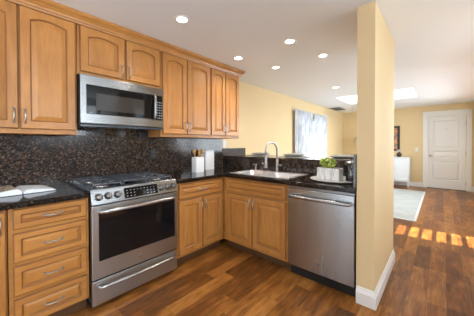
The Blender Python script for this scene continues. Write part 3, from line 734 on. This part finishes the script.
# ------------------------------------------------------------------ sink
sk_ = thing('double_sink', ((SX0 + SX1) / 2, (SY0 + SY1) / 2, CT1), 'stainless steel double bowl drop-in sink set in the granite peninsula', 'sink')
sx, sy = (SX1 - SX0) / 2, (SY1 - SY0) / 2
def rr(x0, x1, y0, y1, z, r, n=5):
    pts = []
    for cx_, cy_, a0 in ((x1 - r, y1 - r, 0), (x0 + r, y1 - r, PI / 2), (x0 + r, y0 + r, PI), (x1 - r, y0 + r, 1.5 * PI)):
        for k in range(n + 1): a = a0 + PI / 2 * k / n; pts.append((cx_ + r * math.cos(a), cy_ + r * math.sin(a), z))
    return pts
bowls = [(-sx + .035, sx - .095, -sy + .03, -.015), (-sx + .035, sx - .095, .015, sy - .03)]
def bowl(b, nm):
    x0, x1, y0, y1 = b; m = MB()
    L = [rr(x0 - .004, x1 + .004, y0 - .004, y1 + .004, .0045, .05), rr(x0, x1, y0, y1, .002, .048), rr(x0 + .006, x1 - .006, y0 + .006, y1 - .006, -.15, .045), rr(x0 + .04, x1 - .04, y0 + .04, y1 - .04, -.178, .03), rr((x0 + x1) / 2 - .04, (x0 + x1) / 2 + .04, (y0 + y1) / 2 - .04, (y0 + y1) / 2 + .04, -.182, .039)]
    m.loops(L, fill_first=False, smooth=True); bo = m.build('bowl', M['sink'], sk_)
    MB().lathe([(.036, 0), (.036, .003), (.02, .004), (.018, .001)], ((x0 + x1) / 2, (y0 + y1) / 2, -.1815), 20).build('drain', M['nickel'], bo)
bowl(bowls[0], 'a'); bowl(bowls[1], 'b')
m = MB()   # rim with two openings: strips
x0, x1 = -sx - .012, sx + .012; y0, y1 = -sy - .012, sy + .012; bx0, bx1 = bowls[0][0], bowls[0][1]
for a in ((x0, bx0, y0, y1), (bx1, x1, y0, y1), (bx0, bx1, y0, bowls[0][2]), (bx0, bx1, bowls[0][3], bowls[1][2]), (bx0, bx1, bowls[1][3], y1)): m.box(*a, .0005, .005)
m.build('rim', M['sink'], sk_)
# faucet
fz = CT1 + .0055
fc = thing('kitchen_faucet', (1.985, -1.052, fz), 'brushed nickel gooseneck faucet with side lever, on the back of the sink', 'faucet')
MB().lathe([(.028, 0), (.028, .006), (.022, .012), (.020, .06), (.022, .065), (.022, .10), (.0165, .108), (.0155, .16)], (0, 0, 0), 24).build('body', M['nickel'], fc)
m = MB(); R_ = .108; zc = .268; dv = Vector((-.99, .13)).normalized()
pts = [(0, 0, .15), (0, 0, .2)] + [(dv.x * (R_ - R_ * math.cos(a)), dv.y * (R_ - R_ * math.cos(a)), zc + R_ * math.sin(a)) for a in [PI * k / 20 for k in range(21)]]
e_ = Vector((dv.x * 2 * R_, dv.y * 2 * R_)); pts += [(e_.x, e_.y, zc - .05)]
m.tube(pts, .0145, 14); m.build('gooseneck', M['nickel'], fc)
sh = MB().lathe([(.0155, 0), (.0165, -.01), (.0165, -.075), (.021, -.10), (.0215, -.155), (.016, -.160)], (e_.x, e_.y, zc - .045), 20).build('spray_head', M['nickel'], fc)
MB().tube([(e_.x, e_.y + .016, zc - .155), (e_.x, e_.y + .045, zc - .152), (e_.x, e_.y + .058, zc - .150)], [.009, .008, .010], 10).build('spray_button', M['nickel'], sh)
MB().tube([(0, -.018, .083), (0, -.05, .084), (0, -.066, .085), (0, -.07, .085)], [.013, .015, .016, .011], 12).build('lever', M['nickel'], fc)
sd = thing('soap_dispenser', (1.985, -.715, fz), 'small slim chrome soap pump on the sink deck, left of the faucet', 'dispenser')
MB().lathe([(.018, 0), (.018, .004), (.010, .008), (.009, .04), (.007, .045), (.006, .075)], (0, 0, 0), 18).build('pump', M['chrome'], sd)
MB().tube([(0.004, 0, .08), (-.02, 0, .082), (-.055, 0, .078), (-.062, 0, .07)], [.008, .007, .006, .005], 10).build('spout', M['chrome'], sd)

# ------------------------------------------------------------------ things on the counters
uc = thing('utensil_crock', (1.342, -.262, CT1), 'white ceramic crock full of wooden utensils, in front of the white canister', 'crock')
m = MB(); m.loops([rr(-.068, .068, -.052, .052, z, .018) for z in (0.0, .004, .19, .193)] + [rr(-.063, .063, -.047, .047, z, .014) for z in (.193, .012)], smooth=False)
m.build('pot', M['ceramic'], uc)
random.seed(3)
for i, (dx, dy, ln, tilt, kind) in enumerate(((-.036, -.006, .272, -.20, 0), (-.022, .022, .262, -.10, 1), (.036, -.006, .272, .19, 0), (.022, .022, .258, .10, 1), (.0, -.022, .225, .02, 0))):
    u = thing('wooden_spoon' if kind == 0 else 'wooden_spatula', (uc.location.x + dx * .5, uc.location.y + dy, CT1 + .014), '', 'utensil', 'wooden utensils in the crock')
    u['label'] = ['pale wooden spoon leaning to the left edge of the white crock', 'pale wooden spatula leaning left behind the leftmost spoon in the crock', 'pale wooden spoon leaning to the right rim of the white crock', 'pale wooden spatula leaning slightly right in the white crock', 'pale wooden spoon standing upright in the middle of the white crock'][i]
    u.rotation_euler = (0, tilt, 0)
    MB().tube([(0, 0, .0), (0, 0, .1), (0, 0, ln - .05)], [.0045, .005, .006], 8).build('shaft', M['spoon'], u)
    m = MB()
    m.tube([(0, 0, ln - .055), (0, 0, ln - .04), (0, 0, ln - .02), (0, 0, ln), (0, 0, ln + .012)], [.008, .018, .026, .024, .008] if kind == 0 else [.008, .018, .022, .024, .023], 12, flat=.35)
    m.build('spoon_bowl' if kind == 0 else 'blade', M['spoon'], u)
cn = thing('canister', (1.632, -.125, CT1), 'tall white rectangular canister behind the utensil crock, against the backsplash', 'canister')
m = MB(); m.loops([rr(-.083, .083, -.05, .05, z, .012) for z in (0, .005, .252, .256)] + [rr(-.078, .078, -.045, .045, .258, .01)]); m.build('jar', M['ceramic'], cn)
m = MB(); m.loops([rr(-.08, .08, -.048, .048, z, .012) for z in (.259, .268)]); m.build('lid', M['ceramic'], cn)
MB().lathe([(.006, .268), (.006, .278), (.012, .285), (.011, .296), (.003, .3)], (-.02, 0, 0), 16).build('lid_knob', M['ceramic'], cn)

ty = thing('round_tray', (1.865, -1.84, CT1), 'round silver rimmed tray on the granite under the planter and coffee press', 'tray')
MB().lathe([(.002, .0), (.20, .0), (.222, .004), (.234, .014), (.238, .013), (.226, .001), (.2, -.0)][:5] + [(.232, .0165), (.218, .008), (.2, .005), (.002, .005)], (0, 0, .0005), 56, caps=False).build('dish', M['tray'], ty)
ty.location = (1.79, -1.835, CT1 + .0005)
tz = CT1 + .0065
pl = thing('planter', (1.738, -1.802, tz), 'low rectangular whitewashed planter with green leafy plant, on the round tray', 'planter', rz=0)
m = MB(); m.loops([rr(-.055, .055, -.103, .103, 0, .006), rr(-.06, .06, -.108, .108, .008, .008), rr(-.06, .06, -.108, .108, .118, .008), rr(-.051, .051, -.099, .099, .118, .004), rr(-.0512, .0512, -.0992, .0992, .105, .004)], fill_last=False); m.build('box_pot', M['planter'], pl)
m = MB(); m.loops([rr(-.051, .051, -.099, .099, .100, .004), rr(-.0505, .0505, -.0985, .0985, .116, .004)]); m.build('soil', M['soil'], pl)
random.seed(11)
def leafmesh(m, base, d, L, wd):
    d = Vector(d).normalized(); side = d.cross(Vector((random.uniform(-1, 1), random.uniform(-1, 1), .6))).normalized(); nrm_ = side.cross(d)
    rows = []
    for t, ww, lift in ((0, .08, 0), (.25, .75, .04), (.55, 1, .05), (.8, .7, .0), (1, .06, -.08)):
        c = base + d * L * t + nrm_ * L * lift * 2
        rows.append([m.bm.verts.new(c - side * wd * ww), m.bm.verts.new(c + nrm_ * wd * -.25 * ww), m.bm.verts.new(c + side * wd * ww)])
    for a, b in zip(rows, rows[1:]):
        for i in range(2): m.quad([a[i], a[i + 1], b[i + 1], b[i]]).smooth = True
pt = thing('leafy_plant', (1.738, -1.775, tz + .121), 'small bright green leafy plant growing in the whitewashed planter', 'plant')
m = MB(); ml = MB(); ml2 = MB()
for i in range(34):
    a = random.random() * 2 * PI; bx_ = Vector((random.uniform(-.03, .03), random.uniform(-.062, .045), 0)); h_ = random.uniform(.02, .082); top = bx_ + Vector((math.cos(a) * .02, math.sin(a) * .025 - .0, h_))
    m.tube([bx_, (bx_ + top) / 2 + Vector((0, 0, .005)), top], .0012, 5)
    for k in range(6):
        b2 = a + k * 1.15 + random.uniform(-.3, .3)
        leafmesh(ml if random.random() < .55 else ml2, top - Vector((0, 0, k * .006)), (math.cos(b2), math.sin(b2), random.uniform(.15, .9)), random.uniform(.026, .042), random.uniform(.006, .009))
m.build('stems', M['leaf'], pt); tag(ml.build('leaves', M['leaf'], pt), 'dark green leaves'); tag(ml2.build('leaves', M['leaf2'], pt), 'lime green young leaves')

fp = thing('coffee_press', (1.80, -1.985, tz), 'glass french coffee press with black frame, on the tray beside the yellow wall', 'coffee press')
MB().lathe([(.047, .012), (.048, .014), (.048, .165), (.050, .170), (.0465, .170), (.0455, .165), (.0455, .016)], (0, 0, 0), 32, caps=False).build('beaker', M['pglass'], fp)
MB().lathe([(.002, .018), (.0445, .018), (.0445, .055), (.002, .0555)], (0, 0, 0), 28, caps=False).build('coffee', M['bar'], fp)
m = MB(); m.lathe([(.05, 0), (.052, .004), (.052, .035), (.0495, .04), (.0495, .012), (.002, .010)], (0, 0, 0), 32, caps=False)
for k in range(4):
    a = PI / 4 + k * PI / 2; x, y = .0515 * math.cos(a), .0515 * math.sin(a); m.box(x - .004, x + .004, y - .004, y + .004, .03, .150, rot=Matrix.Rotation(a, 4, 'Z'))
m.lathe([(.0535, .148), (.0535, .158), (.0505, .158), (.0505, .148), (.0535, .148)], (0, 0, 0), 32, caps=False)
m.build('frame', M['blackp'], fp)
MB().lathe([(.0435, .0585), (.0435, .066), (.002, .067)], (0, 0, 0), 28).build('plunger_disc', M['chrome'], fp)
MB().lathe([(.0025, .067), (.0025, .2)], (0, 0, 0), 10).build('plunger_rod', M['chrome'], fp)
MB().lathe([(.052, .171), (.053, .176), (.040, .186), (.012, .190), (.005, .192)], (0, 0, 0), 32).build('lid', M['chrome'], fp)
MB().lathe([(.004, .200), (.012, .204), (.014, .213), (.009, .222), (.002, .224)], (0, 0, 0), 20).build('plunger_knob', M['blackp'], fp)
m = MB(); m.tube([(.028, .042, .155), (.040, .060, .157), (.050, .076, .150), (.053, .080, .10), (.048, .072, .05), (.033, .050, .035)], [.006, .009, .010, .010, .009, .006], 10, flat=1.2); m.build('handle', M['blackp'], fp)

# open book
bk = thing('open_book', (-.355, -.225, CT1), 'open cookbook with a white page and a photo page, on the left countertop', 'book', rz=math.radians(4))
MB().box(-.205, .205, -.148, .148, 0, .003, .001, 1).build('cover', M['cover'], bk)
def pages(sgn, mat, nm, rise):
    m = MB(); n = 14; rows = []
    prof = [(sgn * (.004 + .190 * i / n), .004 + rise * (1 - (i / n)) ** .5 * math.sin(min(1, i / n * 5 + .12) * PI / 2) + .010 * (1 - i / n * .6)) for i in range(n + 1)]
    top = [(x, z) for x, z in prof]; bot = [(x, .0035) for x, z in prof]
    L = []
    for y in (-.142, .142): L.append([(x, y, z) for x, z in top] + [(x, y, z) for x, z in bot[::-1]])
    m.loops(L); return m.build('page_block', mat, bk)
pages(1, M['paper'], 'right', .020); p2 = pages(-1, M['paper'], 'left', .034)
m = MB(); n = 14
f = lambda i: (-(.006 + .184 * i / n), .0052 + .034 * (1 - (i / n)) ** .5 * math.sin(min(1, i / n * 5 + .12) * PI / 2) + .010 * (1 - i / n * .6))
m.loops([[(f(i)[0], y, f(i)[1]) for i in range(n + 1)] + [(f(i)[0], y, f(i)[1] - .0008) for i in range(n, -1, -1)] for y in (-.138, .138)])
m.build('printed_page', M['page_photo'], bk)
q = MB(); q.box(.10, .125, .105, .112, .0195, .0205)
q.build('page_mark', M['dark'], bk)

# dishes on the raised bar
def setting(y, tagtxt, first=None):
    bz = 1.0915; out = []
    return bz
BZ = 1.0915
lbl = [('at the end of the bar by the far wall', -.50), ('in the middle of the bar, behind the faucet', -1.07), ('at the end of the bar behind the leafy plant', -1.72)]
mat0 = bowl0 = nap0 = None
for i, (txt, y) in enumerate(lbl):
    if i == 0:
        mat0 = MB().box(-.15, .15, -.20, .20, 0, .004, .0015, 1).build('placemat', M['linen'])
        bowl0 = thing('stoneware_plate', (0, 0, 0), '', 'plate')
        MB().lathe([(.002, .0), (.075, .0), (.12, .010), (.145, .020), (.146, .023), (.118, .0145), (.075, .006), (.002, .006)], (0, 0, 0), 40, caps=False).build('dish', M['stone'], bowl0)
        MB().lathe([(.06, .0005), (.06, .0025), (.055, .0025)], (0, 0, -.0022), 32, caps=False).build('foot_ring', M['stone'], bowl0)
        nap0 = MB()
        for k in range(2): nap0.box(-.085 + .004 * k, .085 - .003 * k, -.118 + .02 * k, .118 - .03 * k, .0 + k * .009, .0085 + k * .009, .004, 2, rot=Matrix.Rotation(.06 * k, 4, 'Z'))
        nap0 = nap0.build('folded_napkin', M['linen'])
        a, b, c = mat0, bowl0, nap0
    else: a, b, c = mat0.copy(), copy_tree(bowl0), nap0.copy(); COL.objects.link(a); COL.objects.link(c)
    a.location = (2.40, y, BZ); b.location = (2.40, y, BZ + .0066); c.location = (2.40, y, BZ + .0066 + .0236)
    tag(a, 'pale woven placemat ' + txt, 'placemat', 'placemats on the bar'); tag(b, 'grey stoneware plate ' + txt, 'plate', 'plates on the bar'); tag(c, 'folded pale linen napkin ' + txt, 'napkin', 'napkins on the bar')

# outlets and switches
def plate(name, loc, rz, label, mat, mat2, w=.072, h=.115, sockets=True, cat='outlet'):
    t = thing(name, loc, label, cat, rz=rz)
    MB().box(-w / 2, w / 2, 0, -.006, -h / 2, h / 2, .003, 2).build('cover_plate', mat, t)
    if sockets:
        for s in (-1, 1): MB().box(-.016, .016, -.0062, -.009, s * .022 - .014, s * .022 + .014, .003, 1).build('socket', mat2, t)
    else: MB().box(-.010, .010, -.0062, -.012, -.022, .022, .003, 1).build('rocker', mat2, t)
plate('wall_outlet', (.865, -.0115, 1.16), 0, 'black outlet on the granite backsplash, right of the range', M['blackp'], M['black'])
plate('wall_outlet', (2.095, -.0005, 1.27), 0, 'white outlet on the yellow wall under the last wall cabinet', M['outletw'], M['outletw'])
plate('light_switch', (XR - .0005, -2.08, 1.10), PI / 2 * -1, 'white light switch on the far yellow wall, left of the door', M['outletw'], M['outletw'], sockets=False, cat='switch')
aj = thing('power_adapter', (.725, -.0115, 1.385), 'black box on the backsplash tucked under the right end of the microwave', 'adapter')
MB().box(-.055, .06, 0, -.045, -.045, .036, .006, 2).build('housing', M['blackp'], aj)
MB().tube([(0.02, -.02, -.036), (.022, -.02, -.06), (.03, -.012, -.09)], .003, 8).build('cord', M['blackp'], aj)

# ------------------------------------------------------------------ ceiling lamps and vent
LP = [(.635, -.92, 'nearest the wall cabinets above the range'), (1.652, -1.41, 'over the sink side of the kitchen'), (1.65, -.69, 'by the right end of the wall cabinets'), (2.275, -1.526, 'beside the yellow wing wall, left of its top'), (2.277, -.853, 'behind the peninsula, smallest of the kitchen group'), (4.054, -1.085, 'in front of the bright skylight')]
cl0 = None
for i, (x, y, txt) in enumerate(LP):
    if cl0 is None:
        cl0 = c = thing('recessed_light', (x, y, H), '', 'ceiling light', 'recessed ceiling lights')
        MB().lathe([(.072, -.0005), (.072, -.004), (.066, -.006), (.046, -.003), (.043, -.0005)], (0, 0, 0), 40, caps=False).build('trim_ring', M['white'], c)
        MB().lathe([(.0425, -.001), (.041, -.003), (.002, -.0035)], (0, 0, 0), 32).build('lens', M['lens'], c)
    else: c = copy_tree(cl0); c.location = (x, y, H)
    c['label'] = 'round white recessed ceiling light ' + txt
    lamp('downlight', 'SPOT', (x, y, H - .03), (0, 0, -1), 22.5, (1.0, 0.95, 0.89), spot_size=math.radians(150), spot_blend=.9, shadow_soft_size=.06)
vt_ = thing('ceiling_vent', (6.92, -.20, H), 'dark grey ceiling air vent near the far corner of the living room', 'vent')
m = MB(); m.box(-.30, .30, -.15, -.13, -.012, 0); m.box(-.30, .30, .13, .15, -.012, 0); m.box(-.30, -.28, -.13, .13, -.012, 0); m.box(.28, .30, -.13, .13, -.012, 0); m.build('frame', M['grey'], vt_)
MB().box(-.279, .279, -.129, .129, -.003, -.0005).build('duct_backing', M['gap'], vt_)
m = MB()
for k in range(9): m.box(-.279, .279, -.12 + k * .029, -.108 + k * .029, -.011, -.004, rot=Matrix.Rotation(.5, 4, 'X'))
m.build('louvers', M['grey'], vt_)

# ------------------------------------------------------------------ living room
rgx = thing('area_rug', (5.71, -1.32, 0), 'large pale grey-blue area rug on the living room floor', 'rug')
MB().box(-1.50, 1.50, -.965, .83, .0005, .009, .002, 1).build('field', M['rug'], rgx)
m = MB(); 
for a in ((-1.54, -1.501, -1.005, .87), (1.501, 1.54, -1.005, .87), (-1.501, 1.501, -1.005, -.966), (-1.501, 1.501, .831, .87)): m.box(*a, .0005, .010, .002, 1)
m.build('border', M['rugb'], rgx)
sb = thing('sideboard', (7.875, -1.22, 0), 'white sideboard with tapered legs against the far yellow wall, left of the door', 'sideboard')
w2, dp = .72, .19
MB().box(-dp, dp, -w2, w2, .20, .850, .003, 1).build('cabinet_box', M['white_cool'], sb)
MB().box(-dp - .015, dp + .01, -w2 - .012, w2 + .012, .851, .873, .004, 1).build('top', M['white_cool'], sb)
m_ = MB(); m_.box(-dp - .001, -dp - .016, -w2 + .02, w2 - .02, .165, .199, .002, 1); m_.build('apron', M['white_cool'], sb)
for i in range(4):
    y0 = -w2 + .012 + i * (2 * w2 - .024) / 4; y1 = y0 + (2 * w2 - .024) / 4 - .006
    m = MB(); L = [[(x, a, z) for a, z in ((y0 + k, .215 + k), (y1 - k, .215 + k), (y1 - k, .84 - k), (y0 + k, .84 - k))] for k, x in ((0, -dp - .001), (0, -dp - .018), (.045, -dp - .018), (.05, -dp - .010))]
    m.loops(L); dr = m.build('door', M['white_cool'], sb)
    MB().lathe([(.004, 0), (.004, .014), (.011, .018), (.011, .026), (.002, .028)], (-dp - .018, (y1 - .022) if i % 2 == 0 else (y0 + .022), .55), 14, rot=Matrix.Rotation(-PI / 2, 3, 'Y')).build('knob', M['nickel'], dr)
for sx_ in (-1, 1):
    for sy_ in (-1, 1):
        m = MB(); cx_, cy_ = sx_ * (dp - .024), sy_ * (w2 - .024)
        m.loops([[(cx_ + a * r, cy_ + b * r, z) for a, b in ((-1, -1), (1, -1), (1, 1), (-1, 1))] for r, z in ((.015, 0), (.022, .199))]); m.build('leg', M['white_cool'], sb)
vs = thing('vase', (7.85, -1.68, .8735), 'dark round vase holding a pale flower, on the white sideboard', 'vase')
MB().lathe([(.03, 0), (.05, .02), (.07, .06), (.062, .10), (.03, .13), (.028, .145), (.034, .15), (.026, .146)], (0, 0, 0), 28).build('pot', M['dark'], vs)
m = MB()
for a in range(7): leafmesh(m, Vector((0, 0, .15)), (math.cos(a), math.sin(a), 1.2), .10, .022)
m.build('pale_petals', M['ceramic'], vs)
pc = thing('framed_picture', (XR - .0005, -1.36, 1.05), 'dark framed abstract picture in orange and grey above the white sideboard', 'picture')
m = MB(); 
for a in ((-.31, -.25, 0, .77), (.25, .31, 0, .77), (-.25, .25, 0, .06), (-.25, .25, .71, .77)): m.box(-.03, 0, a[0], a[1], a[2], a[3], .003, 1)
m.build('frame', M['dark'], pc)
MB().box(-.012, -.002, -.249, .249, .061, .709).build('print', M['abstract'], pc)
tl = thing('table_lamp', (7.87, -.62, .8735), 'table lamp with pale drum shade on the left end of the white sideboard', 'lamp')
MB().lathe([(.07, 0), (.07, .012), (.03, .03), (.055, .12), (.06, .18), (.03, .27), (.012, .3), (.008, .42)], (0, 0, 0), 24).build('base', M['white_cool'], tl)
MB().lathe([(.165, .37), (.13, .62), (.128, .62), (.163, .37)], (0, 0, 0), 36, caps=False).build('lamp_shade', M['shade'], tl)
MB().lathe([(.012, .421), (.03, .45), (.03, .48), (.003, .5)], (0, 0, 0), 16).build('bulb', emit('warm_bulb', (1, .8, .5), 8), tl)
lamp('table_lamp_light', 'POINT', (7.87, -.62, 1.345), (0, 0, -1), 5, (1, .8, .55), shadow_soft_size=.03)
